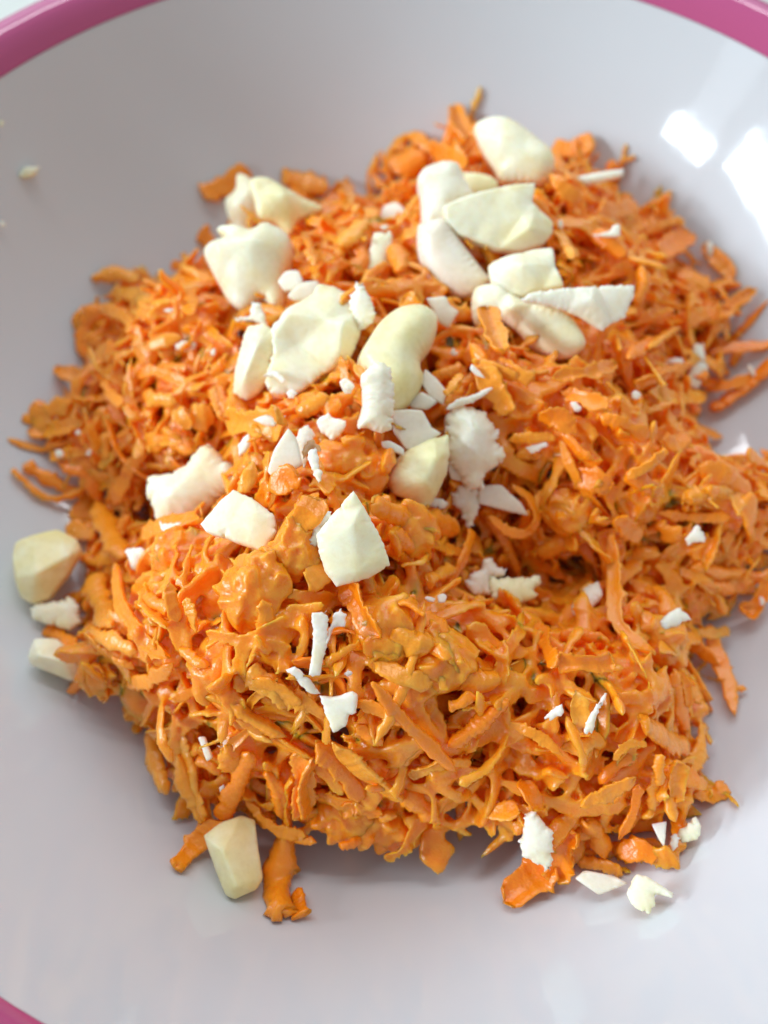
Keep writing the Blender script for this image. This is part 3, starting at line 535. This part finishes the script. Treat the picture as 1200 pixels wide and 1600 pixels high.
 (Cc,[(190,735),(270,735),(275,670),(320,670),(350,770),(320,775),(290,750),(200,755)],'white',dict(lift=2,thick=.3,rag=.7,label="ragged white shaving below the biggest blocky nut chunk",name="nut_shaving")),
 (Ch,[(330,305),(360,305),(395,400),(370,418)],'white',dict(lift=2.5,thick=.5,label="thin white splinter low on the left of the front slope",name="nut_splinter")),
 (Ch,[(420,345),(460,310),(510,340),(480,400),(470,440),(440,430),(450,380)],'white',dict(lift=2,thick=.4,rag=.8,label="small ragged crumb beside the thin splinter low on the front slope",name="nut_crumb")),
 (Ch,[(425,545),(450,525),(460,560),(435,572)],'white',dict(lift=2.5,thick=.5,rag=.4,label="tiny crumb behind the hanging carrot blade at the front",name="nut_crumb")),
 (Ci,[(245,190),(320,135),(330,175),(270,210)],'white',dict(lift=3,thick=.4,rag=.5,label="small white shaving at the base of the front right clump",name="nut_shaving")),
 (Ci,[(415,240),(440,190),(500,90),(515,95),(465,200),(450,265),(420,262)],'white',dict(lift=4,thick=.35,rag=.5,label="thin white splinter pointing up on the front right clump",name="nut_splinter")),
 (Cf,[(485,270),(540,225),(640,200),(730,155),(740,175),(640,240),(500,285)],'blush',dict(lift=2.8,thick=.35,rag=.4,label="thin pinkish splinter just above the frayed white nut piece",name="nut_splinter")),
 (Cf,[(128,460),(170,452),(250,500),(250,535),(135,490)],'white',dict(lift=3,thick=.4,label="short white splinter left of the yellow wedge",name="nut_splinter")),
 (Cf,[(918,490),(1035,458),(1050,480),(960,530)],'white',dict(lift=3.5,thick=.4,rag=.3,label="small white bar of nut right of the frayed white piece",name="nut_splinter")),
 (Cf,[(615,60),(625,30),(660,60),(700,110),(650,95)],'white',dict(lift=3.5,thick=.4,label="tiny white sliver right of the kidney shaped nut",name="nut_sliver")),
 (Cf,[(340,780),(400,760),(450,770),(500,800),(460,840),(400,820)],'blush',dict(lift=2,thick=.4,rag=.6,label="tattered pinkish shaving under the tip of the yellow wedge",name="nut_shaving")),
 (Cc,[(690,1040),(720,1020),(755,1045),(745,1095),(715,1095)],'blush',dict(lift=1.5,thick=.5,label="pinkish crumb between the central chunk and the kidney shaped nut",name="nut_crumb")),
 (Cc,[(440,1090),(470,1070),(500,1090),(475,1120),(450,1115)],'white',dict(lift=2.5,thick=.5,rag=.6,label="tiny white crumb under the largest central chunk",name="nut_crumb")),
 (Cc,[(330,1015),(395,985),(440,1030),(420,1050),(385,1010)],'white',dict(lift=4.4,thick=.3,rag=.5,label="curl of white nut on the front of the largest central chunk",name="nut_shaving")),
 (Ck,[(410,455),(435,438),(455,455),(430,475)],'blush',dict(lift=2,thick=.5,rag=.4,label="speck of nut in the dark gap right of the upright strip",name="nut_crumb")),
 (Ck,[(850,90),(880,80),(897,95),(885,125),(855,125)],'blush',dict(lift=3,thick=.5,label="small pinkish crumb left of the ragged yellowish fragment",name="nut_crumb")),
]

NUT_PX = [np.array(px_pts(*it[0], it[1])) for it in NUTS]
NUT_PX = [q.mean(0) + (q - q.mean(0)) * 1.1 for q in NUT_PX]
def under_nut(p):
    q = to_px(p)[None]
    return any(inside(q, poly)[0] for poly in NUT_PX)

# ------------------------------------------------------------------ random shreds of the heap
edge_xy = edge_xyz[:, :2]
rng = np.random.default_rng(77)
def random_path(c, n0, length, rng, lift_end=0.):
    a = rng.normal(size=3); t = a - n0 * (a @ n0); t /= np.linalg.norm(t)
    t = t + n0 * rng.normal(0, .36); t /= np.linalg.norm(t)
    s = np.cross(n0, t)
    bend = rng.normal(0, .15) * length; bend2 = rng.normal(0, .09) * length
    return np.array([c - t * length / 2, c - t * length / 6 + s * bend + n0 * bend2, c + t * length / 6 + s * bend + n0 * bend2, c + t * length / 2])
BUDGET = 292
# edge fringe
def fringe(count):
    for _ in range(count):
        i = rng.integers(len(edge_xyz)); f = rng.random()
        p = edge_xyz[i] * (1 - f) + edge_xyz[(i + 1) % len(edge_xyz)] * f
        q = p.copy(); q[:2] = cen[:2] + (q[:2] - cen[:2]) * rng.uniform(.88, .97)
        q[2] = max(heap_z([q[:2]])[0] - rng.uniform(0, .004), zb(np.hypot(*q[:2])) + .0015)
        o = (p - cen); o[2] = 0; o /= np.linalg.norm(o)
        o = o + rng.normal(0, .55, 3) * (1, 1, .5); o /= np.linalg.norm(o)
        ln = rng.uniform(.007, .016)
        a = q - o * ln * .5; b = q + o * ln * .55
        mid = (a + b) / 2 + np.array([0, 0, rng.uniform(0, .002)])
        w = rng.uniform(.0018, .0038)
        add_shred(np.array([a, mid, b]), w, w * .35, heap_normal(q) + rng.normal(0, .3, 3), int(rng.integers(1e9)), n=22, m=10, rag=.10)
fringe(46)
while shred_count < BUDGET:
    c2 = rng.uniform(edge_xy.min(0), edge_xy.max(0), (1, 2))
    if not inside(c2, edge_xy)[0]: continue
    c = np.array([*c2[0], heap_z(c2)[0] - rng.uniform(.0008, .0030)])
    if under_nut(c): continue
    n0 = heap_normal(c)
    w = rng.uniform(.0013, .0025); ln = rng.uniform(.009, .022)
    add_shred(random_path(c, n0, ln, rng), w, w * .33, n0 + rng.normal(0, .35, 3), int(rng.integers(1e9)), n=26, m=10, rag=.10, twist=.9)

# the rest of the grated mass below, joined
Vs, Fs, base = [], [], 0
Vd, Fd, base_d = [], [], 0
def bulk(c, n0, w, ln, n, m, low=False, **kw):
    global base, base_d
    n = int(np.clip(ln / (w * .13), 8, n))
    V, F = shred_geo(random_path(c, n0, ln, rng), w, w * rng.uniform(.32, .48), n0 + rng.normal(0, .4, 3), int(rng.integers(1e9)), n, m, rag=.18, twist=.9, **kw)
    V = keep_clear(V, m)
    if low:
        Vd.append(V); Fd.append(F + base_d); base_d += len(V)
    else:
        Vs.append(V); Fs.append(F + base); base += len(V)
for depth, count in ((.0021, 1500), (.0041, 1200), (.0062, 800), (.0085, 900), (.0115, 700), (.015, 450), (.020, 250)):
    k = 0
    while k < count:
        c2 = rng.uniform(edge_xy.min(0), edge_xy.max(0), (1, 2))
        if not inside(c2, edge_xy)[0]: continue
        k += 1
        z = heap_z(c2)[0] - depth * rng.uniform(.6, 1.4); fl = zb(np.hypot(*c2[0])) + .0015
        if z < fl + overhang(c2[0]):
            if depth > .004 or overhang(c2[0]) > 0: continue
            z = fl
        c = np.array([*c2[0], z])
        top = depth < .005
        if top and under_nut(c): continue
        bulk(c, heap_normal(c), rng.uniform(.0012, .0027) if rng.random() < .87 else rng.uniform(.0027, .0042), rng.uniform(.007, .020), 36 if top else 10, 8 if top else 6, low=depth > .008)
# small grated crumbs over the surface
k = 0
while k < 900:
    c2 = rng.uniform(edge_xy.min(0), edge_xy.max(0), (1, 2))
    if not inside(c2, edge_xy)[0]: continue
    k += 1
    z = max(heap_z(c2)[0] + rng.uniform(-.0025, .0004), zb(np.hypot(*c2[0])) + .001)
    c = np.array([*c2[0], z])
    if under_nut(c): continue
    bulk(c, heap_normal(c), rng.uniform(.0010, .0026), rng.uniform(.0016, .0050), 14, 8)
V = np.concatenate(Vs); F = np.concatenate(Fs)
me = bpy.data.meshes.new("grated_carrot")
me.vertices.add(len(V)); me.vertices.foreach_set("co", V.ravel())
me.loops.add(F.size); me.loops.foreach_set("vertex_index", F.ravel().astype(np.int32))
me.polygons.add(len(F)); me.polygons.foreach_set("loop_start", np.arange(0, F.size, 4, dtype=np.int32))
me.polygons.foreach_set("use_smooth", np.ones(len(F), bool))
me.update(calc_edges=True); me.validate()
def merged(mesh, name, voxel, mat, passes=2):
    """one wet continuous surface out of many overlapping pieces"""
    o = bpy.data.objects.new(name, mesh); COL.objects.link(o)
    r = o.modifiers.new("join", 'REMESH'); r.mode = 'VOXEL'; r.voxel_size = voxel
    if passes:
        q = o.modifiers.new("soften", 'SMOOTH'); q.iterations = passes; q.factor = .5
    dg = bpy.context.evaluated_depsgraph_get()
    out = bpy.data.meshes.new_from_object(o.evaluated_get(dg))
    o.modifiers.clear(); o.data = out; out.name = name
    bpy.data.meshes.remove(mesh)
    out.materials.clear(); out.materials.append(mat)
    out.polygons.foreach_set("use_smooth", np.ones(len(out.polygons), bool))
    return o
gc = merged(me, "grated_carrot", .00040, MAT_MASS, 2)
deep = bpy.data.meshes.new("deep")
deep.from_pydata(np.concatenate(Vd).tolist(), [], np.concatenate(Fd).tolist()); deep.update()
bm = bmesh.new(); bm.from_mesh(gc.data); bm.from_mesh(deep); bm.to_mesh(gc.data); bm.free()
gc.data.polygons.foreach_set("use_smooth", np.ones(len(gc.data.polygons), bool)); bpy.data.meshes.remove(deep)
tag(gc, "moist mass of fine orange grated carrot heaped in the white bowl", "grated carrot", kind='stuff')

# ------------------------------------------------------------------ moist clumps of pulp
def pulp(px, py, w, h, lift, sd, label):
    c = on_heap(px, py, lift * .001 - .0012); dist = (c - CAM) @ FW
    rx, ry = w * .43 * dist / FPX, h * .43 * dist / FPX
    zv = (CAM - c) / np.linalg.norm(CAM - c); zv = zv * .6 + heap_normal(c) * .4; zv /= np.linalg.norm(zv)
    xv = RT2 - zv * (RT2 @ zv); xv /= np.linalg.norm(xv); yv = np.cross(zv, xv)
    g = np.random.default_rng(sd); rz = min(rx, ry) * .55; Vp, Fp, nb = [], [], 0
    for q in range(46):
        d = g.normal(size=3); d *= g.uniform(.3, .95) / np.linalg.norm(d); d[2] = abs(d[2])
        p = xv * d[0] * rx + yv * d[1] * ry + zv * d[2] * rz
        nn = xv * d[0] + yv * d[1] + zv * (d[2] + .5); nn /= np.linalg.norm(nn)
        Vq, Fq = shred_geo(random_path(c + p, nn, g.uniform(.003, .008), g), g.uniform(.0016, .0032), .0014, nn, int(g.integers(1e9)), 14, 8, rag=.12, twist=.9)
        Vp.append(Vq); Fp += (Fq + nb).tolist(); nb += len(Vq)
    ct = c.copy(); mp = bpy.data.meshes.new("carrot_clump"); mp.from_pydata((np.concatenate(Vp) - ct).tolist(), [], Fp); mp.update()
    o = merged(mp, "carrot_clump", .00040, MAT_MASS, 1); o.location = ct
    tag(o, label, "carrot clump")
PULP = [
 (285,870,110,90,1.5,"rounded moist clump of carrot pulp below the left pair of nut chunks"),
 (395,915,120,110,1.5,"glistening pink-orange clump of carrot pulp in the middle of the front mound"),
 (555,735,140,110,.5,"smooth wet clump of carrot pulp between the nut pieces near the top"),
 (455,862,60,80,2,"small knobbly carrot clump just left of the pale angular nut chunk"),
 (600,985,120,100,1,"lumpy carrot clump below the pale angular nut chunk"),
 (350,1045,130,100,1,"grainy carrot clump above the bright ridge on the front slope"),
 (500,690,90,60,-.5,"carrot pulp clump under the half round nut slice"),
 (640,830,110,70,0,"flat carrot clump under the yellow nut chunk"),
 (690,1035,110,80,0,"carrot pulp clump right of the long loose stick"),
 (1030,1000,90,80,.5,"carrot clump in front of the square white crumb at right"),
 (890,800,80,70,.5,"knobbly carrot clump left of the right hand fan of shreds"),
 (270,1000,100,80,0,"carrot pulp clump at the left of the front mound"),
 (600,1290,130,60,-.5,"ragged carrot clump overhanging the shadow at the front edge"),
 (540,1275,90,60,-.5,"small carrot clump left of the shadowed front overhang"),
]
for i, (x, y, w, h, l, lab) in enumerate(PULP): pulp(x, y, w, h, l, 31 + i, lab)

# ------------------------------------------------------------------ nut pieces
def nut(name, label, ox, oy, k, outline, mat='ivory', thick=.55, lift=0., bulge=.25, inner=(), rag=0., tilt=.45, smooth=1, sd=1, bowl=False, group=None, fine=.0008, cat="nut piece", rough=1., rnd=False):
    rg = np.random.default_rng(sd)
    pp = np.array(px_pts(ox, oy, k, outline)); ip = np.array(px_pts(ox, oy, k, inner)).reshape(-1, 2); idp = [q[2] * 2.2 for q in inner]
    mid = pp.mean(0)
    if bowl: c = on_bowl(mid[0], mid[1], .002 + lift * .001); nb = np.array([0, 0, 1.])
    else: c = on_heap(mid[0], mid[1], lift * .001 + .0014); nb = heap_normal(c)
    tc = (CAM - c) / np.linalg.norm(CAM - c)
    n = tc * (1 - tilt) + nb * tilt; n /= np.linalg.norm(n)
    xv = np.cross([0, 1., 0], n); xv /= np.linalg.norm(xv); yv = np.cross(n, xv)
    def onpl(q):
        d = ray(*q); s = ((c - CAM) @ n) / (d @ n); p = CAM + d * s - c
        return np.array([p @ xv, p @ yv])
    O = np.array([onpl(q) for q in pp])
    if (np.roll(O[:, 0], -1) * O[:, 1] - np.roll(O[:, 1], -1) * O[:, 0]).sum() > 0: O = O[::-1]
    O = O.mean(0) + (O - O.mean(0)) * 1.05
    if rnd:
        Q = []
        for i in range(len(O)):
            a_, b_, c_, d_ = O[i - 1], O[i], O[(i + 1) % len(O)], O[(i + 2) % len(O)]
            for t_ in (0, .25, .5, .75): Q.append(.5 * (2 * b_ + (c_ - a_) * t_ + (2 * a_ - 5 * b_ + 4 * c_ - d_) * t_ ** 2 + (3 * b_ - a_ - 3 * c_ + d_) * t_ ** 3))
        O = np.array(Q)
    size = math.sqrt(abs((np.roll(O[:, 0], -1) * O[:, 1] - np.roll(O[:, 1], -1) * O[:, 0]).sum()) / 2)
    if rag > 0:
        R = []
        for i in range(len(O)):
            a, b = O[i], O[(i + 1) % len(O)]; R.append(a)
            ln = np.linalg.norm(b - a); m = int(ln / .00032); pn = np.array([(b - a)[1], -(b - a)[0]]) / (ln + 1e-9)
            for j in range(1, m):
                R.append(a + (b - a) * (j + rg.uniform(-.3, .3)) / m + pn * (rg.normal(0, .00024 * rag) - (rg.random() < .12 * rag) * rg.uniform(0, .0009)))
        O = np.array(R)
    I = np.array([onpl(q) for q in ip]).reshape(-1, 2)
    pts = [Vector(p) for p in O] + [Vector(p) for p in I]
    no = len(O)
    res = delaunay_2d_cdt(pts, [(i, (i + 1) % no) for i in range(no)], [list(range(no))], 1, 1e-7)
    vco, tris, orig = res[0], res[2], res[3]
    bm = bmesh.new(); T = thick * size
    lay = bm.verts.layers.float.new("front")
    fv = []
    for p, og in zip(vco, orig):
        z = 0.
        for o_ in og:
            if o_ >= no: z = idp[o_ - no] * .001
        v = bm.verts.new((p.x, p.y, z)); v[lay] = 1.; fv.append(v)
    for t in tris:
        try: bm.faces.new([fv[i] for i in t])
        except ValueError: pass
    bed = [e for e in bm.edges if len(e.link_faces) == 1]
    mean = O.mean(0)
    loop_next = {}
    for e in bed:
        l = e.link_loops[0]; loop_next[l.vert] = l.link_loop_next.vert
    bk, md, left = {}, {}, dict(loop_next)
    while left:
        ring = [next(iter(left))]; left.pop(ring[0])
        while loop_next[ring[-1]] in left: ring.append(loop_next[ring[-1]]); left.pop(ring[-1])
        soft = np.array([v.co[:] for v in ring])
        if rag > 0:
            for _ in range(6): soft = .5 * soft + .25 * (np.roll(soft, 1, 0) + np.roll(soft, -1, 0))
        for v, q in zip(ring, soft):
            a_ = mean + (q[:2] - mean) * .70; bk[v] = bm.verts.new((a_[0], a_[1], q[2] - T * .92))
            a_ = mean + (q[:2] - mean) * .975; md[v] = bm.verts.new((a_[0], a_[1], q[2] - T * .40))
    for v, w in loop_next.items():
        bm.faces.new([w, v, md[v], md[w]]); bm.faces.new([md[w], md[v], bk[v], bk[w]])
    cb = bm.verts.new((mean[0], mean[1], -T))
    for v, w in loop_next.items(): bm.faces.new([bk[w], bk[v], cb])
    bmesh.ops.triangulate(bm, faces=bm.faces[:])
    for it in range(6):
        es = [e for e in bm.edges if e.calc_length() > fine * 1.4]
        if not es or len(bm.verts) > 6000: break
        bmesh.ops.subdivide_edges(bm, edges=es, cuts=1, use_grid_fill=False)
        bmesh.ops.triangulate(bm, faces=[f for f in bm.faces if len(f.verts) > 3])
        bmesh.ops.beautify_fill(bm, faces=bm.faces[:], edges=[e for e in bm.edges if e.is_manifold and e.calc_face_angle(0) < .05])
    # gentle swelling of the front
    for v in bm.verts:
        if v[lay] > .99 or v.co.z > -T * .02:
            d = np.abs(np.linalg.norm(O - np.array(v.co[:2]), axis=1)).min()
            u = min(1, d / (size * .45)); v.co.z += bulge * size * math.sqrt(max(0, 1 - (1 - u) ** 2)) * .5
    for it in range(smooth):
        bmesh.ops.smooth_vert(bm, verts=bm.verts[:], factor=.5, use_axis_x=True, use_axis_y=True, use_axis_z=True)
    bm.normal_update()
    of = Vector((sd * .37, sd * .71, sd * .13))
    for v in bm.verts:
        p = v.co * 1000
        dsp = .07 * noise.noise(p * .4 + of) + rough * (.3 + rag) * (.07 * noise.noise(p * 1.6 + of) + .07 * noise.noise(p * 3.2 + of) + .05 * rag * noise.noise(p * 6 + of))
        v.co += v.normal * (dsp * .001)
    V = [c + xv * v.co.x + yv * v.co.y + n * v.co.z for v in bm.verts]
    bm.verts.index_update()
    F = [[v.index for v in f.verts] for f in bm.faces]; bm.free()
    V = np.array(V)
    if bowl:
        lo = (V[:, 2] - zb(np.hypot(V[:, 0], V[:, 1]))).min()
        V[:, 2] = np.maximum(V[:, 2], zb(np.hypot(V[:, 0], V[:, 1])) + .0003)
    o = mesh_obj(name, V, F, MAT_NUT[mat])
    tag(o, label, cat, group)
    return o

for s_, it in enumerate(NUTS):
    C0, ol, mt, kw = it; kw = dict(kw); nm = kw.pop('name', 'nut_chunk'); lab = kw.pop('label')
    if 'rnd' in kw and mt != 'white': kw.setdefault('smooth', 3)
    small = (max(p[0] for p in ol) - min(p[0] for p in ol)) / C0[2] < 45
    if small:
        kw['thick'] = kw.get('thick', .5) * .75; kw['lift'] = kw.get('lift', 0) - .5
    nut(nm, lab, *C0, ol, mat=mt, sd=s_ + 3, fine=.0003 if small else .00045, **kw)

# stray crumbs: photo x, y, length, width, angle
CRUMB = [(45,268,34,18,-25,'ivory',1,"pale nut crumb stuck on the left wall of the bowl"),(3,192,10,14,0,'yellow',1,"yellowish speck on the left wall of the bowl by the pink rim"),(4,350,14,10,30,'white',1,"white speck low on the left wall of the bowl"),
 (876,350,12,18,0,'white',0,"white grain on the carrot beside the large smooth wedge"),(1108,390,12,26,5,'white',0,"white flake at the right edge of the heap"),(1055,565,28,13,5,'white',0,"white grain left of the upright flake on the right shoulder"),
 (1175,580,10,30,-25,'white',0,"white sliver on the carrot at the right frame edge"),(994,618,18,18,0,'white',0,"white grain on the right shoulder below the upright flake"),(900,636,22,16,30,'blush',0,"pinkish grain at the right of the nut clusters"),
 (710,550,16,14,40,'blush',0,"small pinkish grain right of the kidney shaped nut"),(600,355,14,10,0,'blush',0,"grain beside the half buried nut strip"),(333,550,10,16,20,'blush',0,"pinkish grain left of the upright slab"),
 (290,540,36,18,-10,'blush',0,"pinkish flake on the left lobe of the heap"),(265,485,18,8,0,'white',0,"white grain at the far edge of the left lobe"),(97,672,22,16,20,'white',0,"white grain on the low left end of the heap"),(122,676,12,10,-20,'white',0,"smaller white grain beside the one on the low left end"),
 (93,708,14,14,0,'white',0,"white grain below the pair on the low left end"),(139,707,10,12,0,'white',0,"lone white grain right of the others on the low left end"),(866,768,14,12,0,'blush',0,"pinkish grain above the knobbly carrot clump"),
 (545,1052,14,10,0,'blush',0,"grain in the dark gap of the front slope"),(545,603,20,20,10,'blush',0,"pinkish grain below the central chunk"),(1190,940,10,18,-20,'white',0,"white flake at the right frame edge by the pink shadow"),(672,935,22,10,10,'blush',0,"thin pinkish flake in front of the dark hollow"),
 (550,1335,6,14,10,'blush',0,"hair of pale carrot under the front overhang")]
for i, (x, y, ln, wd, ang, mt, bowl_, lab) in enumerate(CRUMB[:-1]):
    r = random.Random(900 + i); ca, sa = math.cos(math.radians(ang)), math.sin(math.radians(ang)); ol = []
    for q in range(7):
        a = 2 * math.pi * q / 7; f = r.uniform(.75, 1.2)
        u, v = ln / 2 * math.cos(a) * f, wd / 2 * math.sin(a) * f
        ol.append((x + u * ca - v * sa, y + u * sa + v * ca))
    nut("nut_crumb", lab, 0, 0, 1, ol, mat=mt, thick=.5, lift=.6 if bowl_ else 1.6, sd=400 + i, fine=.0003, rag=.4, bowl=bool(bowl_), smooth=2, bulge=.3, cat="nut crumb")

# ------------------------------------------------------------------ say of each plain shred which one it is
LAND = [((795,240),"the farthest nut chunk"),((700,300),"the bright white nut stub"),((715,400),"the rounded pinkish nut half"),((785,340),"the large chipped nut wedge"),
 ((820,425),"the sharp edged squarish chunk"),((905,475),"the long pointed nut sliver"),((830,520),"the large rounded nut piece"),((690,485),"the thin pinkish nut triangle"),
 ((590,400),"the half buried nut strip"),((440,315),"the tapering nut piece"),((378,320),"the pointed nut cone"),((385,410),"the biggest blocky nut chunk"),((495,535),"the scooped central nut chunk"),
 ((400,565),"the upright nut slab"),((620,550),"the kidney shaped nut"),((597,625),"the crumbly white stub"),((660,735),"the yellow nut wedge"),((740,690),"the frayed white nut piece"),
 ((790,780),"the sliver in the loop"),((730,790),"the ragged white tip"),((800,920),"the ragged nut in the hollow"),((295,755),"the shell shaped nut piece"),((372,812),"the boxy nut chunk"),
 ((548,845),"the pale angular chunk"),((450,705),"the half round nut slice"),((70,880),"the big chunk on the bowl"),((90,960),"the crumbly fragment on the bowl"),((90,1025),"the wedge chunk on the bowl"),
 ((365,1340),"the front nut chunk"),((530,1110),"the notched white fragment"),((497,1010),"the upright white strip"),((840,1310),"the tattered white piece"),((1030,1300),"the triangular nut chip"),
 ((1075,1300),"the pale fragment at the clump end"),((1015,1395),"the forked fragment on the bowl"),((1090,575),"the upright white flake"),((1088,838),"the three cornered crumb"),((1057,965),"the square white crumb"),
 ((915,935),"the flake over the hollow"),((938,275),"the straight white splinter"),((950,362),"the hooked splinter"),((925,1115),"the splinter on the front clump"),((325,1170),"the low thin splinter"),
 ((285,870),"the rounded moist clump"),((395,915),"the glistening pulp clump"),((600,985),"the lumpy clump"),((1030,1000),"the clump before the crumb"),((290,540),"the pinkish flake"),((97,680),"the low white grains"),
 ((660,1140),"the long loose stick"),((800,1100),"the straight rising stick"),((965,900),"the long bridging strand"),((590,1210),"the broad slanting shred"),((440,1390),"the forked shred on the bowl")]
LXY = np.array([q[0] for q in LAND], float)
made = {}
for o, path, w in PLAIN:
    q = to_px(path); m_ = q.mean(0); d = m_ - LXY; r_ = np.linalg.norm(d, axis=1); i = int(np.argmin(r_)); dx, dy = d[i]
    ln = np.linalg.norm(np.diff(path, axis=0), axis=1).sum(); chord = np.linalg.norm(path[-1] - path[0])
    size = "long" if ln > .0175 else "short" if ln < .0105 else ""
    form = "curled" if chord / ln < .90 else "straight" if chord / ln > .985 else "bent"
    body = "broad" if w > .0034 else "thin" if w < .0023 else ""
    v = q[-1] - q[0]; a = math.degrees(math.atan2(-v[1], v[0])) % 180
    lean = "lying level" if a < 22 or a > 158 else "slanting up right" if a < 68 else "upright" if a < 112 else "slanting up left"
    side = ("just " if r_[i] < 45 else "well " if r_[i] > 110 else "") + (("below" if dy > 0 else "above") if abs(dy) > abs(dx) else ("right of" if dx > 0 else "left of"))
    lab = " ".join(x for x in (size, body, form, "carrot shred", lean, side, LAND[i][1]) if x)
    if len(lab.split()) > 16: lab = lab.replace(form + ' ', '', 1)
    made.setdefault(lab, []).append(o)
for lab, os_ in made.items():
    for o in os_:
        o["label"] = lab
        o["group"] = "carrot shreds of the heap" if len(os_) == 1 else "carrot shreds " + lab.split("carrot shred ")[1]
